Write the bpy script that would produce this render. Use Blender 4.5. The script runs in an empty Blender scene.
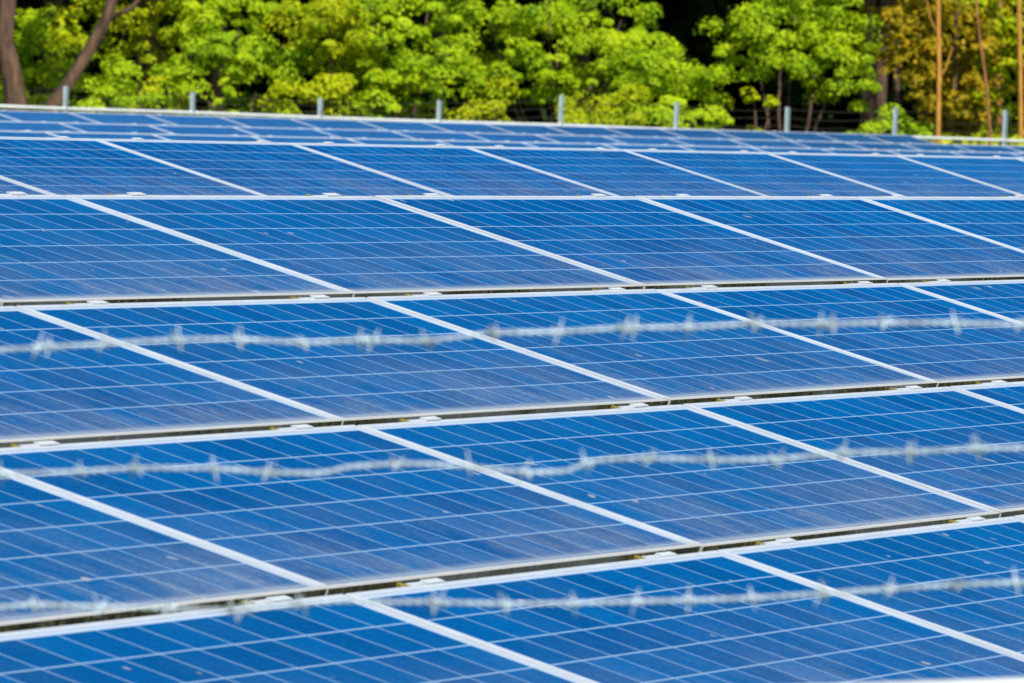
import bpy, bmesh, math, random
import numpy as np
from mathutils import Matrix, Vector

random.seed(7)
rng = np.random.default_rng(11)
scene = bpy.context.scene
COL = scene.collection

# ------------------------------------------------------------------ camera
EYE = 1.95
MW = Matrix(((0.43937, -0.01824, 0.89812), (-0.89749, -0.0516, 0.43801), (0.03836, -0.9985, -0.03904)))
FPX = 6427.0
cd = bpy.data.cameras.new('camera')
cd.sensor_width = 36.0
cd.lens = FPX / 1024.0 * 36.0
cd.clip_start = 0.5
cd.clip_end = 3000.0
cam = bpy.data.objects.new('camera', cd)
COL.objects.link(cam)
cm = Matrix.Identity(4)
for r in range(3):
    cm[r][0] = MW[r][0]
    cm[r][1] = -MW[r][1]
    cm[r][2] = -MW[r][2]
cm[2][3] = EYE
cam.matrix_world = cm
cd.dof.use_dof = True
cd.dof.focus_distance = 21.5
cd.dof.aperture_fstop = 14.0
scene.camera = cam


def at(px, py, d):
    """world point at camera depth d on the sight line of a picture position (used once, to survey the place)"""
    v = Vector(((px - 512) / FPX, (py - 341.5) / FPX, 1.0)) * d
    w = MW @ v
    return Vector((w.x, w.y, w.z + EYE))


# ------------------------------------------------------------------ light
SUN_DIR = Vector((-0.45, -0.50, 0.76)).normalized()
el = math.asin(SUN_DIR.z)
az = math.atan2(SUN_DIR.x, SUN_DIR.y)
world = bpy.data.worlds.new('World')
scene.world = world
world.use_nodes = True
wn = world.node_tree.nodes
wl = world.node_tree.links
for n in list(wn):
    wn.remove(n)
sky = wn.new('ShaderNodeTexSky')
sky.sky_type = 'NISHITA'
sky.sun_disc = False
sky.sun_elevation = el
sky.sun_rotation = az
sky.air_density = 1.0
sky.dust_density = 0.0
sky.ozone_density = 1.0
bg = wn.new('ShaderNodeBackground')
bg.inputs['Strength'].default_value = 0.075
wo = wn.new('ShaderNodeOutputWorld')
wl.new(sky.outputs[0], bg.inputs[0])
wl.new(bg.outputs[0], wo.inputs[0])
sd = bpy.data.lights.new('sun', 'SUN')
sd.energy = 5.0
sd.angle = math.radians(0.5)
sd.color = (1.0, 0.95, 0.86)
sun = bpy.data.objects.new('sun', sd)
COL.objects.link(sun)
sun.location = (0, 0, 60)
sun.rotation_euler = SUN_DIR.to_track_quat('Z', 'Y').to_euler()
scene.view_settings.view_transform = 'Standard'
scene.view_settings.look = 'None'
scene.view_settings.exposure = 0.5
scene.view_settings.gamma = 1.0


# ------------------------------------------------------------------ helpers
def link(o, parent=None):
    COL.objects.link(o)
    if parent is not None:
        o.parent = parent
    return o


def tag(o, label=None, cat=None, group=None, kind=None):
    if label:
        o['label'] = label
    if cat:
        o['category'] = cat
    if group:
        o['group'] = group
    if kind:
        o['kind'] = kind
    return o


def empty(name, loc):
    o = bpy.data.objects.new(name, None)
    o.location = loc
    o.empty_display_size = 0.3
    return link(o)


def mesh_obj(name, verts, faces, mats, parent=None, smooth=False, mat_idx=None):
    me = bpy.data.meshes.new(name)
    me.from_pydata([tuple(v) for v in verts], [], faces)
    for m in (mats if isinstance(mats, (list, tuple)) else [mats]):
        me.materials.append(m)
    if mat_idx is not None:
        me.polygons.foreach_set('material_index', mat_idx)
    if smooth:
        me.polygons.foreach_set('use_smooth', [True] * len(me.polygons))
    me.update()
    return link(bpy.data.objects.new(name, me), parent)


class MB:
    def __init__(self):
        self.v = []
        self.f = []

    def box(self, a, b, M=None):
        i = len(self.v)
        for z in (a[2], b[2]):
            for x, y in ((a[0], a[1]), (b[0], a[1]), (b[0], b[1]), (a[0], b[1])):
                p = Vector((x, y, z))
                self.v.append(M @ p if M else p)
        for q in ((0, 3, 2, 1), (4, 5, 6, 7), (0, 1, 5, 4), (1, 2, 6, 5), (2, 3, 7, 6), (3, 0, 4, 7)):
            self.f.append(tuple(i + k for k in q))

    def tube(self, pts, rad, n=8, caps=True):
        pts = [Vector(p) for p in pts]
        if not isinstance(rad, (list, tuple)):
            rad = [rad] * len(pts)
        base = len(self.v)
        ref = None
        for k, p in enumerate(pts):
            t = (pts[min(k + 1, len(pts) - 1)] - pts[max(k - 1, 0)]).normalized()
            if ref is None:
                ref = Vector((0, 0, 1)) if abs(t.z) < 0.9 else Vector((1, 0, 0))
            u = t.cross(ref).normalized()
            w = u.cross(t).normalized()
            ref = w
            for j in range(n):
                a = 2 * math.pi * j / n
                self.v.append(p + (u * math.cos(a) + w * math.sin(a)) * rad[k])
        for k in range(len(pts) - 1):
            for j in range(n):
                a = base + k * n + j
                b = base + k * n + (j + 1) % n
                self.f.append((a, b, b + n, a + n))
        if caps:
            self.f.append(tuple(base + j for j in reversed(range(n))))
            e = base + (len(pts) - 1) * n
            self.f.append(tuple(e + j for j in range(n)))

    def build(self, name, mat, parent=None, smooth=False):
        return mesh_obj(name, self.v, self.f, mat, parent, smooth)


def new_mat(name):
    m = bpy.data.materials.new(name)
    m.use_nodes = True
    nt = m.node_tree
    for n in list(nt.nodes):
        nt.nodes.remove(n)
    out = nt.nodes.new('ShaderNodeOutputMaterial')
    return m, nt, out


class NT:
    """small node-graph writer"""
    def __init__(self, nt):
        self.nt = nt

    def node(self, typ, **kw):
        n = self.nt.nodes.new(typ)
        for k, v in kw.items():
            setattr(n, k, v)
        return n

    def put(self, sock, val):
        if isinstance(val, bpy.types.NodeSocket):
            self.nt.links.new(val, sock)
        else:
            sock.default_value = val

    def math(self, op, a, b=0.0, c=None, clamp=False):
        n = self.node('ShaderNodeMath', operation=op, use_clamp=clamp)
        self.put(n.inputs[0], a)
        self.put(n.inputs[1], b)
        if c is not None:
            self.put(n.inputs[2], c)
        return n.outputs[0]

    def mix(self, fac, a, b, blend='MIX'):
        n = self.node('ShaderNodeMix', data_type='RGBA', blend_type=blend)
        self.put(n.inputs[0], fac)
        self.put(n.inputs[6], a)
        self.put(n.inputs[7], b)
        return n.outputs[2]

    def noise(self, vec, scale, detail=2.0, rough=0.5, dim='3D'):
        n = self.node('ShaderNodeTexNoise', noise_dimensions=dim)
        self.put(n.inputs['Vector'], vec)
        n.inputs['Scale'].default_value = scale
        n.inputs['Detail'].default_value = detail
        n.inputs['Roughness'].default_value = rough
        return n.outputs[0]

    def ramp(self, fac, stops):
        n = self.node('ShaderNodeValToRGB')
        el_ = n.color_ramp.elements
        while len(el_) > 1:
            el_.remove(el_[-1])
        el_[0].position = stops[0][0]
        el_[0].color = (*stops[0][1], 1) if len(stops[0][1]) == 3 else stops[0][1]
        for p, c in stops[1:]:
            e = el_.new(p)
            e.color = (*c, 1) if len(c) == 3 else c
        self.put(n.inputs[0], fac)
        return n.outputs[0]

    def maprange(self, v, a, b, c=0.0, d=1.0, smooth=False):
        n = self.node('ShaderNodeMapRange', interpolation_type='SMOOTHSTEP' if smooth else 'LINEAR')
        self.put(n.inputs[0], v)
        n.inputs[1].default_value = a
        n.inputs[2].default_value = b
        n.inputs[3].default_value = c
        n.inputs[4].default_value = d
        return n.outputs[0]

    def vmath(self, op, a, b=(0, 0, 0)):
        n = self.node('ShaderNodeVectorMath', operation=op)
        self.put(n.inputs[0], a)
        self.put(n.inputs[1], b)
        return n.outputs[0]

    def comb(self, x, y, z):
        n = self.node('ShaderNodeCombineXYZ')
        self.put(n.inputs[0], x)
        self.put(n.inputs[1], y)
        self.put(n.inputs[2], z)
        return n.outputs[0]

    def principled(self, out, **kw):
        n = self.node('ShaderNodeBsdfPrincipled')
        for k, v in kw.items():
            self.put(n.inputs[k], v)
        self.nt.links.new(n.outputs[0], out.inputs[0])
        return n


def C(r, g, b):
    return (r, g, b, 1.0)


# ------------------------------------------------------------------ materials
PW, PH = 1.959, 1.000            # a 72-cell module laid landscape
LIP_LOW = 0.017
LIP = 0.022                      # frame lip seen from above
MARG = 0.035                     # lip + white backing sheet, up to the first cell
PITCH_X, PITCH_Y = 1.976, 1.0372
NX, NY = 12, 6


def mat_cells():
    m, nt, out = new_mat('solar_cells_under_glass')
    g = NT(nt)
    tc = g.node('ShaderNodeTexCoord')
    sep = g.node('ShaderNodeSeparateXYZ')
    nt.links.new(tc.outputs['Object'], sep.inputs[0])
    x, y = sep.outputs[0], sep.outputs[1]                # x 0..PW, y 0..-PH
    oi = g.node('ShaderNodeObjectInfo')
    rnd = oi.outputs['Random']
    v = g.math('MULTIPLY', y, -1.0)                      # 0 top .. PH bottom
    cx = (PW - 2 * MARG) / NX
    cy = (PH - 2 * MARG) / NY
    u_ = g.math('DIVIDE', g.math('SUBTRACT', x, MARG), cx)
    v_ = g.math('DIVIDE', g.math('SUBTRACT', v, MARG), cy)
    iu, iv = g.math('FLOOR', u_), g.math('FLOOR', v_)
    fu, fv = g.math('FRACT', u_), g.math('FRACT', v_)
    du = g.math('MULTIPLY', g.math('MINIMUM', fu, g.math('SUBTRACT', 1.0, fu)), cx)   # metres to the nearest cell edge
    dv = g.math('MULTIPLY', g.math('MINIMUM', fv, g.math('SUBTRACT', 1.0, fv)), cy)
    lu = g.maprange(du, 0.0022, 0.0029, 1.0, 0.0)
    lv = g.maprange(dv, 0.0023, 0.0031, 1.0, 0.0)
    # outside of the cell field: backing sheet
    e1 = g.math('LESS_THAN', u_, 0.0)
    e2 = g.math('GREATER_THAN', u_, float(NX))
    e3 = g.math('LESS_THAN', v_, 0.0)
    e4 = g.math('MULTIPLY', g.math('GREATER_THAN', v_, float(NY)), 0.15)
    edge = g.math('MAXIMUM', g.math('MAXIMUM', e1, e2), g.math('MAXIMUM', e3, e4))
    line = g.math('MAXIMUM', g.math('MAXIMUM', g.math('MULTIPLY', lu, 0.95), lv), edge)
    # cell-to-cell tone
    wn_ = g.node('ShaderNodeTexWhiteNoise', noise_dimensions='4D')
    nt.links.new(g.comb(iu, iv, 0.0), wn_.inputs['Vector'])
    nt.links.new(rnd, wn_.inputs['W'])
    tone = wn_.outputs[0]
    # crystal grain of the wafers and streaks left by rain
    off = g.comb(g.math('MULTIPLY', rnd, 97.0), g.math('MULTIPLY', rnd, 53.0), 0.0)
    pv = g.vmath('ADD', g.comb(x, v, 0.0), off)
    vor = g.node('ShaderNodeTexVoronoi')
    nt.links.new(g.vmath('MULTIPLY', pv, (1.0, 1.6, 1.0)), vor.inputs['Vector'])
    vor.inputs['Scale'].default_value = 75.0
    vsep = g.node('ShaderNodeSeparateXYZ')
    nt.links.new(vor.outputs['Color'], vsep.inputs[0])
    grain = vsep.outputs[0]
    fine = g.noise(g.vmath('MULTIPLY', pv, (9.0, 2.2, 1.0)), 22.0, 3.0, 0.65)
    val = g.math('ADD', g.math('MULTIPLY', tone, 0.40), g.math('ADD', g.math('MULTIPLY', grain, 0.30), g.math('MULTIPLY', fine, 0.42)))
    cell = g.ramp(val, [(0.20, (0.0000, 0.032, 0.128)), (0.55, (0.0000, 0.055, 0.190)), (0.90, (0.000, 0.084, 0.26))])
    # per-module tint
    cell = g.mix(g.math('MULTIPLY', rnd, 0.45), cell, C(0.006, 0.080, 0.215))
    line_col = g.mix(edge, C(0.24, 0.38, 0.55), C(0.38, 0.46, 0.56))
    base = g.mix(g.math('MULTIPLY', line, 0.92), cell, line_col)
    # settled dust: thin film all over, thick along the low edge where water stands, with drifts and runs
    big = g.noise(pv, 2.4, 3.0, 0.55)
    med = g.noise(g.vmath('MULTIPLY', pv, (1.0, 0.30, 1.0)), 12.0, 5.0, 0.70)
    fin = g.noise(pv, 48.0, 3.0, 0.75)
    low = g.maprange(v, 0.22, PH - 0.02, 0.0, 1.0)
    low = g.math('POWER', low, 2.0)
    film = g.math('MULTIPLY', g.maprange(big, 0.42, 0.72, 0.0, 1.0, True), 0.035)
    drift = g.math('MULTIPLY', low, g.maprange(g.math('ADD', g.math('MULTIPLY', med, 0.6), g.math('MULTIPLY', big, 0.4)), 0.40, 0.64, 0.06, 1.0))
    drift = g.math('MULTIPLY', drift, g.maprange(fin, 0.30, 0.70, 0.35, 1.35))
    amt = g.math('MULTIPLY', g.math('MAXIMUM', rnd, 0.3), 0.25)
    dust = g.math('ADD', film, g.math('MULTIPLY', drift, g.math('ADD', 0.50, amt)), clamp=True)
    rim = g.math('MULTIPLY', g.maprange(v, PH - 0.075, PH - 0.034, 0.0, 0.8, True), g.maprange(med, 0.35, 0.60, 0.6, 1.0))
    dust = g.math('MAXIMUM', dust, rim)
    # droppings and lichen spots
    sp = g.noise(pv, 13.0, 1.0, 0.4)
    spot = g.math('MULTIPLY', g.maprange(sp, 0.765, 0.79, 0.0, 1.0), 0.55)
    base = g.mix(dust, base, C(0.195, 0.218, 0.255))
    base = g.mix(spot, base, C(0.40, 0.38, 0.33))
    rough = g.math('ADD', 0.17, g.math('MULTIPLY', dust, 0.6))
    pr = g.principled(out, **{'Base Color': base, 'Roughness': 0.6, 'Specular IOR Level': 0.0})
    # the anti-reflection coating of the wafers: a blue sheen at low angles, dulled where dust lies
    gl = g.node('ShaderNodeBsdfGlossy')
    gl.inputs['Color'].default_value = (0.02, 0.46, 0.95, 1.0)
    g.put(gl.inputs['Roughness'], rough)
    fr = g.node('ShaderNodeFresnel')
    fr.inputs['IOR'].default_value = 1.25
    ms = g.node('ShaderNodeMixShader')
    g.put(ms.inputs[0], g.math('MULTIPLY', fr.outputs[0], g.math('SUBTRACT', 0.55, g.math('MULTIPLY', dust, 0.35))))
    nt.links.new(pr.outputs[0], ms.inputs[1])
    nt.links.new(gl.outputs[0], ms.inputs[2])
    nt.links.new(ms.outputs[0], out.inputs[0])
    return m


def mat_frame():
    m, nt, out = new_mat('anodised_frame')
    g = NT(nt)
    tc = g.node('ShaderNodeTexCoord')
    sep = g.node('ShaderNodeSeparateXYZ')
    nt.links.new(tc.outputs['Object'], sep.inputs[0])
    oi = g.node('ShaderNodeObjectInfo')
    off = g.comb(g.math('MULTIPLY', oi.outputs['Random'], 71.0), 0.0, 0.0)
    p = g.vmath('ADD', tc.outputs['Object'], off)
    n1 = g.noise(p, 6.0, 4.0, 0.6)
    n2 = g.noise(g.vmath('MULTIPLY', p, (1.6, 1.0, 0.8)), 30.0, 5.0, 0.75)
    alu = g.mix(g.maprange(n1, 0.35, 0.75), C(0.43, 0.475, 0.535), C(0.34, 0.38, 0.43))
    lowlip = g.maprange(sep.outputs[1], -PH + 0.035, -PH + 0.004, 0.0, 1.0)
    alu = g.mix(g.math('MULTIPLY', lowlip, 0.6), alu, C(0.33, 0.31, 0.25))
    # grime and moss that grow on the low end face, in the slot between two rows
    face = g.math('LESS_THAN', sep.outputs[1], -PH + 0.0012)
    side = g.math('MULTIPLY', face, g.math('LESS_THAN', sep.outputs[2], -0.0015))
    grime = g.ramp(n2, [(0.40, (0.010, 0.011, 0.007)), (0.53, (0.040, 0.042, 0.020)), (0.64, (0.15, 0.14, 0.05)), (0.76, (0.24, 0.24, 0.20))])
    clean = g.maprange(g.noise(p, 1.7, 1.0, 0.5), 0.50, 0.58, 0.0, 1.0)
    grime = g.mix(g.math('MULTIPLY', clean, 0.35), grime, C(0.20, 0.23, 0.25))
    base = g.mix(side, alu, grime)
    g.principled(out, **{'Base Color': base, 'Roughness': 0.42, 'Metallic': 0.0, 'Specular IOR Level': 0.4})
    return m


def mat_metal(name, c1, c2, scale=8.0, rough=0.5, metallic=0.0):
    m, nt, out = new_mat(name)
    g = NT(nt)
    tc = g.node('ShaderNodeTexCoord')
    n1 = g.noise(tc.outputs['Object'], scale, 4.0, 0.6)
    base = g.mix(g.maprange(n1, 0.35, 0.7), C(*c1), C(*c2))
    g.principled(out, **{'Base Color': base, 'Roughness': rough, 'Metallic': metallic, 'Specular IOR Level': 0.4})
    return m


def mat_leaf(name, stops, trans=0.35, clump=None):
    m, nt, out = new_mat(name)
    g = NT(nt)
    geo = g.node('ShaderNodeNewGeometry')
    r = geo.outputs['Random Per Island']
    tc = g.node('ShaderNodeTexCoord')
    n = g.noise(tc.outputs['Object'], 1.1, 2.0, 0.5)
    f = g.math('ADD', g.math('MULTIPLY', r, 0.5), g.maprange(n, 0.32, 0.66, 0.0, 0.5))
    col = g.ramp(f, stops)
    pr = g.node('ShaderNodeBsdfPrincipled')
    g.put(pr.inputs['Base Color'], col)
    pr.inputs['Roughness'].default_value = 0.55
    pr.inputs['Specular IOR Level'].default_value = 0.12
    tr = g.node('ShaderNodeBsdfTranslucent')
    g.put(tr.inputs[0], col)
    ms = g.node('ShaderNodeMixShader')
    ms.inputs[0].default_value = trans
    nt.links.new(pr.outputs[0], ms.inputs[1])
    nt.links.new(tr.outputs[0], ms.inputs[2])
    nt.links.new(ms.outputs[0], out.inputs[0])
    return m


def mat_bark(name, c1, c2, scale=5.0):
    m, nt, out = new_mat(name)
    g = NT(nt)
    tc = g.node('ShaderNodeTexCoord')
    n1 = g.noise(g.vmath('MULTIPLY', tc.outputs['Object'], (1.0, 1.0, 0.22)), scale, 5.0, 0.65)
    base = g.mix(g.maprange(n1, 0.35, 0.65), C(*c1), C(*c2))
    bp = g.node('ShaderNodeBump')
    bp.inputs['Strength'].default_value = 1.0
    bp.inputs['Distance'].default_value = 0.08
    g.put(bp.inputs['Height'], n1)
    p = g.principled(out, **{'Base Color': base, 'Roughness': 0.85})
    nt.links.new(bp.outputs[0], p.inputs['Normal'])
    return m


def mat_ground():
    m, nt, out = new_mat('grassy_soil')
    g = NT(nt)
    geo = g.node('ShaderNodeNewGeometry')
    p = geo.outputs['Position']
    a = g.noise(p, 0.12, 4.0, 0.6)
    b = g.noise(p, 2.5, 4.0, 0.65)
    f = g.math('ADD', g.math('MULTIPLY', a, 0.55), g.math('MULTIPLY', b, 0.45))
    col = g.ramp(f, [(0.34, (0.045, 0.075, 0.012)), (0.48, (0.085, 0.12, 0.018)), (0.58, (0.16, 0.15, 0.04)), (0.70, (0.20, 0.15, 0.08))])
    bp = g.node('ShaderNodeBump')
    bp.inputs['Strength'].default_value = 0.7
    bp.inputs['Distance'].default_value = 0.06
    g.put(bp.inputs['Height'], b)
    pr = g.principled(out, **{'Base Color': col, 'Roughness': 0.95})
    nt.links.new(bp.outputs[0], pr.inputs['Normal'])
    return m


M_CELL = mat_cells()
M_FRAME = mat_frame()
M_CLAMP = mat_metal('clamp_aluminium', (0.48, 0.52, 0.56), (0.40, 0.44, 0.48), 12.0, 0.4)
M_MOSS = mat_metal('moss', (0.34, 0.27, 0.02), (0.10, 0.10, 0.02), 60.0, 0.95)
M_GALV = mat_metal('galvanised_steel', (0.50, 0.53, 0.56), (0.38, 0.41, 0.44), 6.0, 0.5)
M_POST = mat_metal('pale_painted_post', (0.32, 0.41, 0.45), (0.24, 0.31, 0.35), 5.0, 0.6)
M_PIPE = mat_metal('white_painted_pipe', (0.50, 0.53, 0.54), (0.42, 0.45, 0.45), 4.0, 0.5)
M_WIRE = mat_metal('weathered_wire', (0.54, 0.66, 0.76), (0.26, 0.30, 0.33), 26.0, 0.6)
M_FARWIRE = mat_metal('dull_wire', (0.08, 0.08, 0.06), (0.045, 0.045, 0.035), 10.0, 0.7)
M_GROUND = mat_ground()

# ------------------------------------------------------------------ ground
N = 60
gv, gf = [], []
for j in range(N + 1):
    for i in range(N + 1):
        gx = 90 + (i / N - 0.5) * 1100
        gy = 60 + (j / N - 0.5) * 1100
        gv.append((gx, gy, 0.0))
for j in range(N):
    for i in range(N):
        a = j * (N + 1) + i
        gf.append((a, a + 1, a + N + 2, a + N + 1))
tag(mesh_obj('ground', gv, gf, M_GROUND), kind='structure')

# ------------------------------------------------------------------ solar arrays
TILT = math.radians(13.97)
CT, ST = math.cos(TILT), math.sin(TILT)


def frame_mesh():
    """rectangular frame ring: top lip, outer wall, inner wall, small chamfer on the outer edge"""
    bm = bmesh.new()
    T, ch = 0.040, 0.0015
    rings = []
    for (ins, z) in ((LIP, -0.006), (LIP, 0.0), (ch, 0.0), (0.0, -ch), (0.0, -T), (LIP, -T), (LIP, -0.010)):
        lo = LIP_LOW if ins == LIP else ins
        rings.append([bm.verts.new(p) for p in ((ins, -PH + lo, z), (PW - ins, -PH + lo, z), (PW - ins, -ins, z), (ins, -ins, z))])
    for a, b in zip(rings[:-1], rings[1:]):
        for k in range(4):
            bm.faces.new((a[k], b[k], b[(k + 1) % 4], a[(k + 1) % 4]))
    bmesh.ops.recalc_face_normals(bm, faces=bm.faces)
    me = bpy.data.meshes.new('frame')
    bm.to_mesh(me)
    bm.free()
    me.materials.append(M_FRAME)
    return me


def sheet_mesh():
    b = MB()
    i = LIP - 0.004
    b.box((i, -PH + LIP_LOW - 0.004, -0.0075), (PW - i, -i, -0.0025))
    me = bpy.data.meshes.new('solar_panel')
    me.from_pydata([tuple(v) for v in b.v], [], b.f)
    me.materials.append(M_CELL)
    return me


def clamp_mesh():
    """Z-shaped end clip: block standing in the slot, plate lapping the lower module's frame, bolt head"""
    b = MB()
    gap = PITCH_Y - PH
    b.box((-0.070, 0.008, -0.034), (0.052, gap - 0.003, -0.0085))       # body in the slot
    b.box((-0.040, -0.007, 0.0012), (0.043, gap * 0.38, 0.0046))       # top plate
    # bolt
    bb = MB()
    bb.tube([(0.0, 0.005, 0.0046), (0.0, 0.005, 0.0066)], 0.0055, 6)
    k = len(b.v)
    b.v += bb.v
    b.f += [tuple(q + k for q in fc) for fc in bb.f]
    nmain = len(b.f)
    # a tuft of moss against the body's left end
    k = len(b.v)
    r = random.Random(3)
    for q in range(7):
        cx_, cy_ = -0.096 + r.uniform(-0.012, 0.006), gap * 0.5 + r.uniform(-0.012, 0.014)
        s = r.uniform(0.006, 0.011)
        b.box((cx_ - s, cy_ - s, -0.03), (cx_ + s, cy_ + s, -0.008 + r.uniform(-0.005, 0.004)),
              None)
    me = bpy.data.meshes.new('clamp')
    me.from_pydata([tuple(v) for v in b.v], [], b.f)
    me.materials.append(M_CLAMP)
    me.materials.append(M_MOSS)
    me.polygons.foreach_set('material_index', [0] * nmain + [1] * (len(b.f) - nmain))
    return me


ME_FRAME, ME_SHEET, ME_CLAMP = frame_mesh(), sheet_mesh(), clamp_mesh()


def solar_array(top, i0, i1, rows, label, clamp_rows, seed, twist=0.0):
    """top = world point of seam 0 on the top edge of the upper row"""
    r = random.Random(seed)
    xc = top[0] + (i0 + i1 + 1) * 0.5 * PITCH_X
    yc = top[1] - rows * PITCH_Y * CT * 0.5
    root = empty('solar_array', (xc, yc, 0))
    tag(root, label, 'solar array', 'rows of solar arrays standing in the field')
    ox, oy, oz = top[0] - xc, top[1] - yc, top[2]

    def local(u, s, n=0.0):
        return Vector((ox + u, oy - s * CT - n * ST, oz - s * ST + n * CT))

    for j in range(rows):
        for i in range(i0, i1 + 1):
            p = bpy.data.objects.new('solar_panel', ME_SHEET)
            link(p, root)
            jit = lambda a: r.uniform(-a, a)
            e = twist * max(0, i) if j == 0 else 0.0       # the upper row of the nearest array is racked a little
            p.location = local(i * PITCH_X + 0.0085 + jit(0.0014), j * PITCH_Y + jit(0.0014), e + jit(0.0010))
            p.rotation_euler = (TILT + e / PH + jit(0.0012), -(twist / PITCH_X if e else 0.0) + jit(0.0008), jit(0.0004))
            f = bpy.data.objects.new('frame', ME_FRAME)
            link(f, p)
    for j in clamp_rows:
        for i in range(i0, i1 + 1):
            for fr in (0.215, 0.858):
                c = bpy.data.objects.new('clamp', ME_CLAMP)
                link(c, root)
                c.location = local((i + fr) * PITCH_X + r.uniform(-0.012, 0.012), j * PITCH_Y, twist * max(0, i + fr - 0.5) if j == 0 else 0.0)
                c.rotation_euler = (TILT, 0, 0)
    u0, u1 = i0 * PITCH_X, (i1 + 1) * PITCH_X
    for j in range(rows):
        for fr in (0.22, 0.78):
            s = (j + fr) * PITCH_Y
            b = MB()
            c0, c1 = local(u0 + 0.02, s, -0.0415), local(u1 - 0.02, s, -0.0415)
            R = Matrix.Rotation(TILT, 4, 'X')
            mt = Matrix.Translation(c0) @ R
            b.box((0, -0.02, -0.045), ((c1 - c0).length, 0.02, 0), mt)
            b.build('rail', M_GALV, root)
    nb = max(2, int((u1 - u0) / 4.0) + 1)
    for k in range(nb):
        u = u0 + 0.6 + (u1 - u0 - 1.2) * k / (nb - 1)
        b = MB()
        L = rows * PITCH_Y
        a0 = local(u, L - 0.1, -0.0885)
        mt = Matrix.Translation(a0) @ Matrix.Rotation(TILT, 4, 'X')
        b.box((-0.03, 0, -0.08), (0.03, L - 0.2, 0), mt)
        b.build('rafter', M_GALV, root)
        for s in (L * 0.2, L * 0.8):
            pt = local(u, s, -0.17)
            b = MB()
            b.box((pt.x - 0.04, pt.y - 0.04, -0.2), (pt.x + 0.04, pt.y + 0.04, pt.z))
            b.build('support_post', M_GALV, root)
    return root


T = [(16.345, 9.449, EYE - 0.356), (26.639, 15.247, EYE - 0.306), (50.643, 29.518, EYE - 0.535),
     (60.529, 35.110, EYE - 0.537), (70.419, 40.707, EYE - 0.490)]
solar_array(T[0], -5, 5, 4, 'nearest blue solar array, its dusty panels filling most of the photo', range(0, 4), 1, 0.0028)
solar_array(T[1], -2, 7, 4, 'second solar array, its single row of panels showing just behind the nearest array', (0,), 2)
solar_array(T[2], -2, 14, 4, 'third solar array, lowest of the three thin blue strips in the distance', (0,), 3)
solar_array(T[3], -2, 16, 4, 'fourth solar array, middle one of the three thin blue strips in the distance', (0,), 4)
solar_array(T[4], -2, 13, 4, 'farthest solar array, thin blue strip right below the fence posts', (0,), 5)

# ------------------------------------------------------------------ near fence (out of focus barbed wire)
DN = 8.0
W1 = [(-420, 362), (-200, 356), (0, 350), (39, 347.5), (102, 344), (176, 339.5), (240, 339), (303, 343), (362, 340), (426, 341), (494, 332.5), (557, 332), (627, 327.5), (690, 327.3), (756, 323.5), (826, 324), (885, 322.6), (957, 323), (1022, 325), (1250, 316), (1450, 310)]
W2 = [(-420, 486), (-200, 480), (0, 474), (80, 471.5), (135, 468), (213, 468), (268, 472.5), (322, 473.5), (347, 467), (397, 463.5), (430, 464), (471, 467), (525, 472.5), (568, 471.5), (585, 463.5), (600, 459.8), (649, 458), (713, 460), (776, 459.5), (844, 452.5), (911, 452), (974, 448.5), (1024, 448), (1250, 440), (1450, 434)]
W3 = [(-420, 622), (-200, 614), (0, 607), (35, 604.5), (120, 607), (232, 610), (300, 604), (340, 600.5), (390, 602), (432, 602), (505, 604), (572, 603), (637, 601.5), (700, 600), (755, 598), (830, 593), (890, 589), (957, 584.5), (1024, 582.5), (1250, 573), (1450, 566)]
BARBS = [[-330, -265, -200, -135, -70, 39, 50, 103, 178, 240, 302, 362, 372, 428, 494, 557, 624, 633, 690, 756, 822, 832, 885, 957, 1020, 1085, 1150, 1215, 1280],
         [-330, -265, -200, -135, -70, 3, 80, 136, 213, 268, 397, 471, 525, 587, 649, 713, 776, 844, 911, 974, 981, 1045, 1110, 1175, 1240],
         [-330, -265, -200, -135, -70, 35, 100, 168, 232, 246, 300, 432, 441, 505, 572, 637, 690, 754, 822, 890, 957, 1018, 1085, 1150, 1215, 1280]]


def lerp_poly(P, x):
    for (xa, ya), (xb, yb) in zip(P[:-1], P[1:]):
        if xa <= x <= xb:
            return ya + (yb - ya) * (x - xa) / (xb - xa)
    return P[-1][1]


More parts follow.
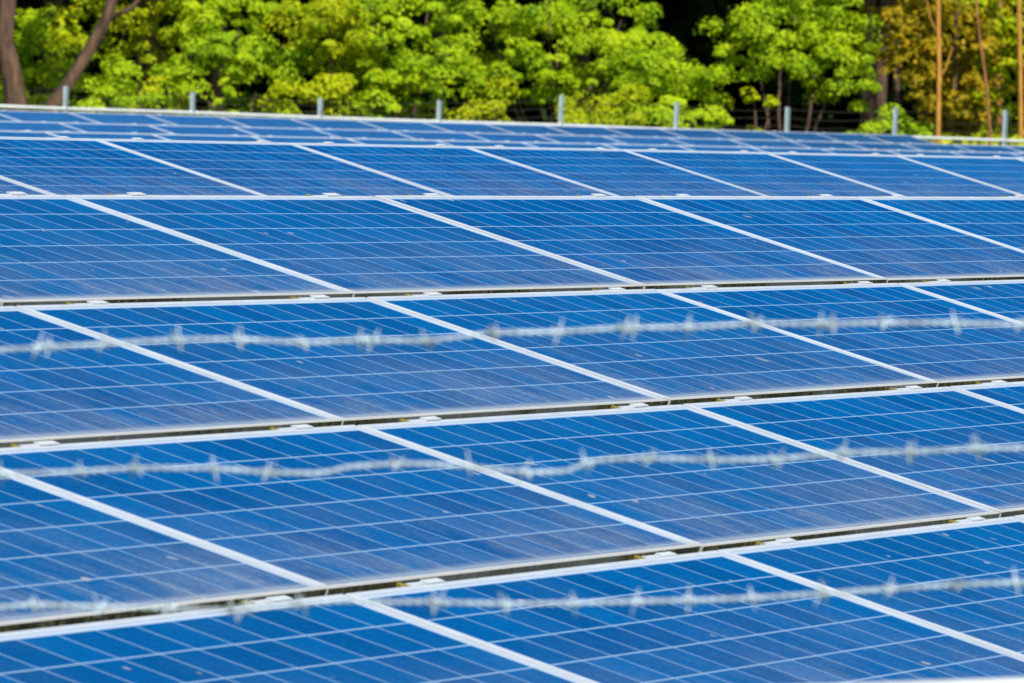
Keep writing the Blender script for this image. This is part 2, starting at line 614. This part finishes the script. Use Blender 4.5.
nf_a, nf_b = at(-420, 341, DN), at(1450, 341, DN)
nfence = empty('barbed_wire_fence', ((nf_a.x + nf_b.x) / 2, (nf_a.y + nf_b.y) / 2, 0))
tag(nfence, 'blurred pale barbed wire fence crossing in front of the nearest panels', 'fence')
bpy.context.view_layer.update()
NF = Vector(nfence.location)
fdir = (nf_b - nf_a)
fdir.z = 0
fdir.normalize()
fperp = Vector((-fdir.y, fdir.x, 0))
for wi, P in enumerate((W1, W2, W3)):
    rr = random.Random(40 + wi)
    b = MB()
    step = 2.5
    for strand in (0, math.pi):
        pts = []
        x = -420.0
        while x <= 1450:
            y0 = (lerp_poly(P, x - 9) + lerp_poly(P, x) * 2 + lerp_poly(P, x + 9)) / 4 if -400 < x < 1430 else lerp_poly(P, x)
            c = at(x, y0, DN) - NF
            a = x * 0.31 + strand
            pts.append(c + fperp * math.cos(a) * 0.0016 + Vector((0, 0, 1)) * math.sin(a) * 0.0016)
            x += step
        b.tube(pts, 0.00145, 6)
    w = b.build('wire', M_WIRE, nfence, True)
    for bx in BARBS[wi]:
        b = MB()
        c = at(bx, lerp_poly(P, bx), DN) - NF
        # the wrap: two turns of wire round the strands, then the cut points
        base_a = rr.uniform(0, math.pi)
        Z = Vector((0, 0, 1))
        dirs_ = []
        for q in range(2):
            a = base_a + q * math.pi * 0.5 + rr.uniform(-0.35, 0.35)
            dirs_.append((fperp * math.cos(a) + Z * math.sin(a) + fdir * rr.uniform(-0.5, 0.5)).normalized())
        for q, d in enumerate(dirs_):
            o_ = c + fdir * (0.004 * (q - 0.5))
            b.tube([o_ - d * rr.uniform(.015, .021), o_ - d * .011, o_ + d * .011, o_ + d * rr.uniform(.015, .021)], [0.0005, 0.0012, 0.0012, 0.0005], 6)
        pts = [c + fdir * (-0.008 + 0.016 * k / 24) + (fperp * math.cos(k * 0.52) + Z * math.sin(k * 0.52)) * 0.0042 for k in range(25)]
        b.tube(pts, 0.0015, 5)
        b.build('barb', M_WIRE, w, True)
b = MB()
pp = [at(x, 695 - 0.035 * (x - 974), DN) - NF for x in range(-420, 1451, 110)]
b.tube(pp, 0.0200, 14)
b.build('rail', M_PIPE, nfence, True)
for x in (-400, 1430):
    c = at(x, 341, DN) - NF
    topz = at(x, lerp_poly(W1, x) - 40, DN).z
    b = MB()
    b.tube([Vector((c.x, c.y, -0.3)) + fperp * 0.045, Vector((c.x, c.y, topz)) + fperp * 0.045], 0.03, 12)
    b.build('post', M_PIPE, nfence, True)

# ------------------------------------------------------------------ far fence
FXS = [(64.5, 86), (191.7, 92), (319.5, 98), (438.5, 100), (560.5, 95), (676, 102), (787, 107), (895, 107), (1005, 110)]
P0 = Vector((101.0, 42.0, 0))
FD = Vector((-1.4996, 0.790, 0)).normalized()


def fence_hit(px):
    v = at(px, 100, 1.0) - Vector((0, 0, EYE))
    # s*v = P0 + t*FD  (in plan)
    det = v.x * (-FD.y) - v.y * (-FD.x)
    s = (P0.x * (-FD.y) - P0.y * (-FD.x)) / det
    return Vector((v.x * s, v.y * s, 0)), s


mid, _ = fence_hit(512)
ffence = empty('wire_fence', mid)
tag(ffence, 'far fence of pale slim posts, pipe rail and wires in front of the trees', 'fence')
rr = random.Random(5)
ends = []
hs = []
for px, py in [(-63, 84)] + FXS + [(1114, 113)]:
    h, s = fence_hit(px)
    z = at(px, py, s).z
    hs.append((h, z))
    b = MB()
    lean = Vector((rr.uniform(-0.02, 0.02), rr.uniform(-0.02, 0.02), 0))
    q = h - mid
    ang = math.atan2(FD.y, FD.x)
    mt = Matrix.Translation(q) @ Matrix.Rotation(ang, 4, 'Z')
    # angle-iron post: two flanges
    b.box((-0.028, -0.004, -0.3), (0.028, 0.004, z), mt)
    b.box((-0.028, 0.0045, -0.3), (-0.020, 0.055, z - 0.004), mt)
    b.build('post', M_POST, ffence)
b = MB()
PZ = EYE - 0.545
pts = [h - mid + Vector((0, 0, PZ + rr.uniform(-0.008, 0.008))) for h, z in hs]
b.tube(pts, 0.028, 10)
b.build('rail', M_PIPE, ffence, True)
for k in range(3):
    b = MB()
    pts = []
    for (h, z), (h2, z2) in zip(hs[:-1], hs[1:]):
        za, zb = [PZ + (zz - PZ) * (0.30 + 0.30 * k) for zz in (z, z2)]
        for q in range(6):
            t = q / 6
            p = h.lerp(h2, t) - mid
            pts.append(p + Vector((0, 0, za + (zb - za) * t - 0.05 * math.sin(math.pi * t) * rr.uniform(0.6, 1.2))))
    b.tube(pts, 0.0024, 5)
    b.build('wire', M_FARWIRE, ffence, True)
# mesh panel below the rail
b = MB()
for (h, z), (h2, z2) in zip(hs[:-1], hs[1:]):
    n = 22
    for k in range(n):
        for sgn in (1, -1):
            t0, t1 = k / n, k / n + sgn * 0.55
            lo, hi = 0.05, PZ
            if t1 > 1:
                hi = lo + (hi - lo) * (1 - t0) / 0.55
                t1 = 1
            if t1 < 0:
                hi = lo + (hi - lo) * t0 / 0.55
                t1 = 0
            b.tube([h.lerp(h2, t0) - mid + Vector((0, 0, lo)), h.lerp(h2, t1) - mid + Vector((0, 0, hi))], 0.0022, 3, False)
b.build('chain_link_mesh', M_FARWIRE, ffence)

# ------------------------------------------------------------------ vegetation
L_BRIGHT = mat_leaf('leaves_bright_green', [(0.0, (0.05, 0.11, 0.004)), (0.22, (0.12, 0.24, 0.006)), (0.42, (0.28, 0.44, 0.006)), (0.7, (0.42, 0.56, 0.008)), (1.0, (0.54, 0.62, 0.014))])
L_YELLOW = mat_leaf('leaves_yellow_green', [(0.0, (0.12, 0.16, 0.003)), (0.4, (0.32, 0.40, 0.004)), (0.75, (0.46, 0.52, 0.006)), (1.0, (0.60, 0.52, 0.010))])
L_OLIVE = mat_leaf('leaves_olive', [(0.0, (0.12, 0.10, 0.004)), (0.4, (0.28, 0.23, 0.005)), (0.75, (0.42, 0.29, 0.006)), (1.0, (0.56, 0.28, 0.008))])
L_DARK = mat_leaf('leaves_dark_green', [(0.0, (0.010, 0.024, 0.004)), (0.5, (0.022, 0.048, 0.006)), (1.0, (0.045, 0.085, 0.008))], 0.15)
B_BROWN = mat_bark('bark_brown', (0.030, 0.015, 0.010), (0.15, 0.080, 0.045), 7.0)
B_DARK = mat_bark('bark_dark', (0.05, 0.025, 0.018), (0.13, 0.075, 0.05))
B_RED = mat_bark('bark_reddish', (0.16, 0.06, 0.02), (0.38, 0.16, 0.04), 8.0)
B_ORANGE = mat_bark('bark_orange', (0.36, 0.15, 0.018), (0.58, 0.29, 0.045), 9.0)


def leaves_mesh(name, centres, sizes, dirs, mat, parent):
    """numpy: one bent diamond leaf (2 triangles pairs) per centre"""
    n = len(centres)
    d = dirs / (np.linalg.norm(dirs, axis=1, keepdims=True) + 1e-9)
    rv = rng.normal(size=(n, 3))
    t = np.cross(d, rv)
    t /= (np.linalg.norm(t, axis=1, keepdims=True) + 1e-9)
    s = np.cross(d, t)
    L = sizes[:, None]
    wdt = L * rng.uniform(0.26, 0.42, size=(n, 1))
    v = np.empty((n, 4, 3), np.float32)
    v[:, 0] = centres - t * L * 0.5
    v[:, 1] = centres + s * wdt - d * L * 0.06
    v[:, 2] = centres + t * L * 0.5 - d * L * 0.12
    v[:, 3] = centres - s * wdt - d * L * 0.06
    me = bpy.data.meshes.new(name)
    me.vertices.add(n * 4)
    me.vertices.foreach_set('co', v.ravel())
    me.loops.add(n * 4)
    me.loops.foreach_set('vertex_index', np.arange(n * 4, dtype=np.int32))
    me.polygons.add(n)
    me.polygons.foreach_set('loop_start', np.arange(0, n * 4, 4, dtype=np.int32))
    me.polygons.foreach_set('loop_total', np.full(n, 4, np.int32))
    me.materials.append(mat)
    me.update()
    me.validate()
    return link(bpy.data.objects.new(name, me), parent)


def puffs(lobes, per_area, puff_r, leaves_per, leaf):
    """lobes: (centre, radii). Tufts of leaves scattered over the shells of the lobes, thinner inside."""
    CC, SS, DD = [], [], []
    for c, rad in lobes:
        c = np.array(c, float)
        rad = np.array(rad, float)
        area = 4 * math.pi * ((rad[0] * rad[1]) ** 1.6 / 3 + (rad[0] * rad[2]) ** 1.6 / 3 + (rad[1] * rad[2]) ** 1.6 / 3) ** (1 / 1.6)
        n = max(4, int(area * per_area))
        dv = rng.normal(size=(n, 3))
        dv /= np.linalg.norm(dv, axis=1, keepdims=True)
        rr_ = rng.uniform(0.60, 1.22, size=(n, 1))
        pc = c + dv * rad * rr_
        for k in range(n):
            m = int(leaves_per * rng.uniform(0.6, 1.4))
            pr = puff_r * rng.uniform(0.40, 1.60)
            q = rng.normal(size=(m, 3))
            q /= np.linalg.norm(q, axis=1, keepdims=True)
            q[:, 2] = np.where(q[:, 2] < -0.2, -q[:, 2], q[:, 2])
            pos = pc[k] + q * np.array([pr, pr, pr * 0.85]) * rng.uniform(0.45, 1.0, size=(m, 1)) ** 0.5
            CC.append(pos)
            SS.append(leaf * rng.uniform(0.6, 1.3, size=m))
            DD.append(q * 1.1 + dv[k] * 0.35 + np.array([-0.12, -0.25, 0.35]) + rng.normal(size=(m, 3)) * 0.42)
    CC, SS, DD = np.concatenate(CC), np.concatenate(SS), np.concatenate(DD)
    ok = CC[:, 2] > 0.03
    return CC[ok], SS[ok], DD[ok]


def crown(lobes, mat, parent, per_area=4.4, puff_r=0.25, leaves_per=150, leaf=0.074, name='crown'):
    c, s, d = puffs(lobes, per_area, puff_r, leaves_per, leaf)
    return leaves_mesh(name, c, s, d, mat, parent)


def stem_set(b, base, tips, r0, rg):
    for t in tips:
        t = Vector(t)
        mid_ = Vector(base).lerp(t, 0.5) + Vector((rg.uniform(-.12, .12), rg.uniform(-.12, .12), 0.1))
        b.tube([base, Vector(base).lerp(mid_, .5), mid_, t], [r0, r0 * .8, r0 * .6, r0 * .22], 6)


def ground_at(px, d):
    p = at(px, 95, d)
    return Vector((p.x, p.y, 0))


def bush(px, d, lobes, label, mat, name='bush', cat='bush', group=None, bark=None, **kw):
    """lobes: (px offset m to the right, z, depth m, radii) relative to the base"""
    g0 = ground_at(px, d)
    root = empty(name, g0)
    tag(root, label, cat, group)
    right = Vector((MW[0][0], MW[1][0], 0)).normalized()
    fwd = Vector((MW[0][2], MW[1][2], 0)).normalized()
    L = []
    for dx, z, dy, rad in lobes:
        c = right * dx + fwd * dy
        L.append(((c.x, c.y, z), rad))
    crown(L, mat, root, **kw)
    b = MB()
    rg = random.Random(int(px * 7))
    stem_set(b, Vector((0, 0, -0.1)), [Vector(l[0]) + Vector((0, 0, l[1][2] * .3)) for l in L], 0.05, rg)
    b.build('trunk', bark or B_BROWN, root, True)
    return root


def zpx(px, py, d):
    return at(px, py, d).z


GB = 'bushes growing behind the far fence'
# --- leafy bushes, left to right (positions surveyed along the fence)
bush(40, 122, [(-.1, 1.3, 0, (.75, .8, 1.0)), (.25, 2.4, .3, (.6, .7, .7)), (-.5, 2.0, .5, (.5, .6, .8))], 'bright green bush between the two leaning trunks at the left end', L_BRIGHT, group=GB)
bush(105, 116, [(-.15, 1.15, 0, (.65, .6, .85)), (.4, 1.0, .2, (.55, .6, .8)), (0.05, 1.75, .3, (.45, .5, .4))], 'low bright bush just right of the diagonal trunk', L_BRIGHT, group=GB)
bush(150, 119, [(-.1, 1.5, 0, (.75, .8, 1.1)), (.25, 2.7, .2, (.7, .7, .8)), (-.35, 3.3, .5, (.7, .7, .7))], 'yellowish olive bush with darker gaps, third bush from the left', L_YELLOW, group=GB, per_area=4.0)
bush(235, 118, [(-.6, 1.6, 0, (.8, .8, .9)), (.4, 1.5, -.2, (.9, .8, 1.0)), (0, 2.7, .3, (.9, .8, .7)), (.9, 2.6, .2, (.6, .7, .8)), (-.7, 3.3, .7, (.7, .8, .7))], 'tall bright green bush rising behind the second and third fence posts', L_BRIGHT, group=GB)
bush(330, 117, [(-.3, 1.3, 0, (.7, .7, .85)), (.4, 1.9, .3, (.65, .7, .8)), (-.1, 3.0, .5, (.9, .8, .8))], 'yellow green bush standing behind the third fence post', L_YELLOW, group=GB)
bush(405, 117, [(-.2, 1.35, 0, (.8, .8, 1.0)), (.4, 2.2, .2, (.6, .7, .6)), (-.5, 2.8, .4, (.8, .8, .7)), (.4, 3.5, .7, (.8, .8, .6))], 'lime green bush left of the dark hollow in mid photo', L_BRIGHT, group=GB)
bush(555, 121, [(-.9, 2.15, .2, (.75, .8, .55)), (0, 2.55, 0, (.9, .8, .62)), (.7, 1.95, -.3, (.7, .8, .85)), (-.2, 3.5, .5, (1.0, .8, .5)), (-1.3, 3.1, .5, (.7, .8, .5)), (1.2, 3.2, .5, (.6, .7, .5))], 'broad bright leafy tree spreading over a dark hollow in mid photo', L_BRIGHT, name='tree', cat='tree')
bush(600, 115.5, [(-.3, 1.2, 0, (.5, .5, .7)), (.3, 1.35, .1, (.55, .5, .75))], 'small rounded bush right of the middle fence post', L_YELLOW, group=GB)
bush(668, 117, [(-.2, 1.5, 0, (.8, .8, 1.1)), (.5, 1.3, -.2, (.62, .7, 1.0)), (.25, 2.35, .2, (.65, .7, .55)), (-.6, 2.7, .5, (.6, .7, .5))], 'dense bright bush ending sharply at the left side of the dark opening', L_BRIGHT, group=GB)
bush(790, 119, [(-.2, 3.05, 0, (.9, .8, .75)), (.5, 2.75, .1, (.7, .7, .62)), (-.75, 3.0, .4, (.6, .7, .6)), (1.05, 2.7, .3, (.6, .7, .75)), (.1, 3.9, .6, (1.4, 1.0, .7))], 'leafy green tree with its crown hanging over the dark opening', L_BRIGHT, name='tree', cat='tree', bark=B_DARK)
bush(478, 119, [(-.2, 1.0, 0, (.5, .5, .6)), (.35, 1.5, .3, (.4, .4, .5))], 'shaded low bush in the hollow left of the middle fence post', L_YELLOW, group=GB, per_area=3.5)
bush(963, 119, [(-.2, 1.4, 0, (.6, .5, .7)), (.2, 2.2, .3, (.5, .5, .6))], 'golden bush between the slim orange trunks', L_OLIVE, group=GB, per_area=5.0)
bush(757, 117, [(-.05, 1.98, 0, (.34, .2, .10)), (.28, 1.86, 0, (.22, .2, .08)), (-.1, 1.30, .1, (.30, .2, .12))], 'sparse yellow sapling standing alone inside the dark opening', L_YELLOW, name='sapling', cat='sapling', bark=B_DARK, per_area=7.0, puff_r=.12, leaves_per=24, leaf=.09)
bush(882, 115.5, [(-.1, 1.2, 0, (.45, .4, .45)), (.25, 1.5, .2, (.3, .4, .4))], 'small bright bush behind the fence post at the right edge of the dark opening', L_BRIGHT, group=GB)
bush(918, 116, [(0, 1.4, 0, (.18, .3, .35))], 'thin upright green shoot beside the orange trunk', L_BRIGHT, name='sapling', cat='sapling')
bush(1000, 117.5, [(-.15, 1.5, 0, (.45, .4, .6)), (.2, 1.2, .1, (.5, .5, .5))], 'yellow green bush behind the last fence post on the right', L_YELLOW, group=GB)


def tree(path_px, d, radii, label, bark, leafmat, lobes, name='tree', branches=(), **kw):
    """trunk through picture-surveyed points at distance d; lobes as (px, py, depth offset, radii)"""
    g0 = ground_at(path_px[0][0], d)
    root = empty(name, g0)
    tag(root, label, 'tree')
    b = MB()
    pts = [Vector((0, 0, -0.2))] + [at(x, y, d + dd) - g0 for x, y, dd in path_px]
    b.tube(pts, radii, 12)
    for br, rad in branches:
        b.tube([at(x, y, d + dd) - g0 for x, y, dd in br], rad, 8)
    b.build('trunk', bark, root, True)
    L = []
    for x, y, dd, rad in lobes:
        L.append((tuple(at(x, y, d + dd) - g0), rad))
    c, s, dv = puffs(L, kw.get('per_area', 4.0), kw.get('puff_r', .26), kw.get('leaves_per', 40), kw.get('leaf', .11))
    leaves_mesh('crown', c, s, dv, leafmat, root)
    return root


# --- two leaning trunks at the left end
tree([(16, 105, 0), (9, 60, 0), (4, 40, 0), (8, 0, 0), (14, -60, .3), (25, -160, .5), (40, -260, .5)],
     113.5, [.24, .20, .17, .155, .15, .13, .10, .05], 'brown tree trunk at the far left edge of the photo', B_BROWN, L_YELLOW,
     [(30, -260, 2.5, (1.6, 1.4, 1.0)), (-30, -200, 3.0, (1.2, 1.1, .8))],
     branches=[([(8, 5, 0), (22, -30, 0), (44, -70, .2), (60, -150, .2)], [.09, .07, .05, .02])])
tree([(52, 106, 0), (66, 88, 0), (86, 56, 0), (104, 25, 0), (116, -10, 0), (134, -80, .2), (150, -170, .4)],
     115.0, [.16, .14, .125, .115, .105, .10, .08, .04], 'slanting brown tree trunk leaning right near the left end', B_BROWN, L_YELLOW,
     [(150, -200, 2.5, (1.7, 1.4, 1.0)), (95, -150, 2.8, (1.0, 1.0, .7)), (82, 22, 3.0, (.7, .6, .55)), (120, -30, 2.5, (.7, .6, .5))],
     branches=[([(110, 18, 0), (132, 8, 0), (150, -14, 0), (168, -60, .2)], [.055, .048, .042, .02])])
# --- slim orange trunks on the right
OG = 'slim orange trunk'
tree([(938, 140, 0), (939, 60, 0), (938, 0, 0), (937, -120, 0), (935, -260, .2)], 114.5, [.052, .046, .042, .04, .035, .015],
     'slim straight orange tree trunk left of the last fence post', B_ORANGE, L_OLIVE,
     [(918, 30, 1.2, (.55, .5, .7)), (950, -10, .8, (.6, .6, .6)), (925, 90, 1.5, (.4, .4, .5)), (965, 100, 1.8, (.45, .4, .4)), (935, -240, 3.5, (1.5, 1.4, 1.2))], per_area=5.5, puff_r=.2, leaves_per=42,
     branches=[([(938, 82, 0), (946, 68, 0), (952, 48, .1)], [.018, .014, .006]), ([(939, 36, 0), (930, 18, 0), (926, -4, .1)], [.016, .012, .006])])
tree([(953, 140, 0), (954, 100, 0), (956, 40, 0), (958, -40, .1), (962, -230, .3)], 117.5, [.055, .045, .04, .035, .03, .012],
     'thin reddish trunk half hidden just right of the slim orange trunk', B_BROWN, L_OLIVE,
     [(966, 30, .9, (.6, .5, .7)), (985, 75, 1.2, (.5, .5, .6)), (940, 60, 1.2, (.5, .5, .6)), (975, 115, .9, (.4, .4, .35)), (962, -290, 3.5, (1.4, 1.3, 1.0))], per_area=5.5, puff_r=.2, leaves_per=42)
tree([(1021, 135, 0), (1020, 60, 0), (1019, 0, 0), (1016, -120, 0), (1013, -250, .2)], 116.0, [.055, .048, .043, .04, .035, .015],
     'slim orange trunk at the far right edge of the photo', B_ORANGE, L_YELLOW,
     [(998, 10, .9, (.6, .6, .7)), (1034, 50, .8, (.5, .5, .8)), (1005, 60, 1.5, (.5, .5, .6)), (1015, -240, 3.5, (1.6, 1.4, 1.1))], per_area=5.5, puff_r=.2, leaves_per=42)
tree([(1000, 135, 0), (997, 70, 0), (1000, 20, 0), (1002, -60, .1), (1004, -230, .3)], 120.5, [.07, .055, .05, .045, .04, .012],
     'reddish brown trunk behind the yellow green bush on the right', B_RED, L_OLIVE,
     [(905, 30, 0, (.5, .6, .9)), (975, 0, .6, (.7, .7, .5)), (1000, -290, 3.5, (1.6, 1.5, 1.2))], per_area=5.5, puff_r=.2, leaves_per=42)
tree([(990, 135, 0), (986, 80, 0), (980, 40, 0), (976, 0, 0), (972, -80, .1), (968, -200, .3)], 115.2, [.032, .03, .027, .024, .022, .02, .01],
     'thin crooked reddish stem leaning left between the two slim orange trunks', B_RED, L_OLIVE,
     [(972, 45, .9, (.35, .35, .4)), (968, -220, 3.5, (1.3, 1.2, .9))], per_area=5.5, puff_r=.18, leaves_per=36)
tree([(898, 135, 0), (896, 70, 0), (893, 10, 0), (897, -60, .1), (900, -230, .3)], 122.0, [.08, .06, .055, .05, .04, .012],
     'olive leaved tree at the right side of the dark opening', B_DARK, L_OLIVE,
     [(897, 60, 0, (.5, .6, .6)), (880, 5, .2, (.6, .7, .5)), (910, -10, .4, (.5, .6, .6)), (900, -280, 3.5, (1.6, 1.5, 1.2))], per_area=3.2, puff_r=.22, leaves_per=30)

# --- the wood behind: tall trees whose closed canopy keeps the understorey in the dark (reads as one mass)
wood = empty('dense_wood', ground_at(512, 140))
tag(wood, 'dense dark wood closing the view behind the bushes', 'wood', None, 'stuff')
g0 = Vector(wood.location)
right = Vector((MW[0][0], MW[1][0], 0)).normalized()
fwd = Vector((MW[0][2], MW[1][2], 0)).normalized()
LB, LT = [], []
b = MB()
rg = random.Random(21)
for k in range(190):
    dx = rg.uniform(-27, 27)
    dy = rg.uniform(-16, 22)
    c = right * dx + fwd * dy
    h = rg.uniform(7.5, 11)
    LT.append(((c.x, c.y, rg.uniform(6.0, 8.2)), (rg.uniform(1.8, 2.6), rg.uniform(1.8, 2.6), rg.uniform(1.3, 2.0))))
    if k % 2 == 0 and dy > -12:
        b.tube([Vector((c.x, c.y, -0.1)), Vector((c.x + rg.uniform(-.3, .3), c.y, 3)), Vector((c.x + rg.uniform(-.6, .6), c.y, h - 1.5))],
               [rg.uniform(.12, .22), .13, .06], 7)
for k in range(300):
    dx = rg.uniform(-27, 27)
    dy = rg.uniform(-4, 22)
    c = right * dx + fwd * dy
    LB.append(((c.x, c.y, rg.uniform(.8, 5.0)), (rg.uniform(1.3, 2.2), rg.uniform(1.0, 1.6), rg.uniform(1.1, 1.8))))
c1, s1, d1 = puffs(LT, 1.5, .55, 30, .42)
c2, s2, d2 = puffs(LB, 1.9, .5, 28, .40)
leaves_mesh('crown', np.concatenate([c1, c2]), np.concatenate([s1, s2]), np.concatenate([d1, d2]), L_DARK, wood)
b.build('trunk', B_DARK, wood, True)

# --- weeds along the far fence
wd = empty('weeds', ground_at(512, 113))
n = 9000
dx = rng.uniform(-12, 14, n)
dy = rng.uniform(-4, 5, n)
ctr = np.outer(dx, np.array(right)) + np.outer(dy, np.array(fwd))
ctr[:, 2] = rng.uniform(0.02, 0.32, n)
m_ = 1800                                        # a taller stand of dry grass beyond the end of the last array
tx, td = rng.uniform(905, 1080, m_), rng.uniform(115.5, 118.5, m_)
for q in range(m_):
    w_ = at(tx[q], 100, td[q]) - wd.location
    ctr[q] = (w_.x, w_.y, rng.uniform(0.1, 1.42))
dirs = rng.normal(size=(n, 3)) + np.array([0, 0, 0.3])
wo_ = leaves_mesh('weeds', ctr, rng.uniform(.15, .4, n), dirs, L_YELLOW, None)
wo_.location = wd.location
bpy.data.objects.remove(wd)
tag(wo_, 'yellow green weeds and grass along the foot of the far fence', 'weeds', None, 'stuff')
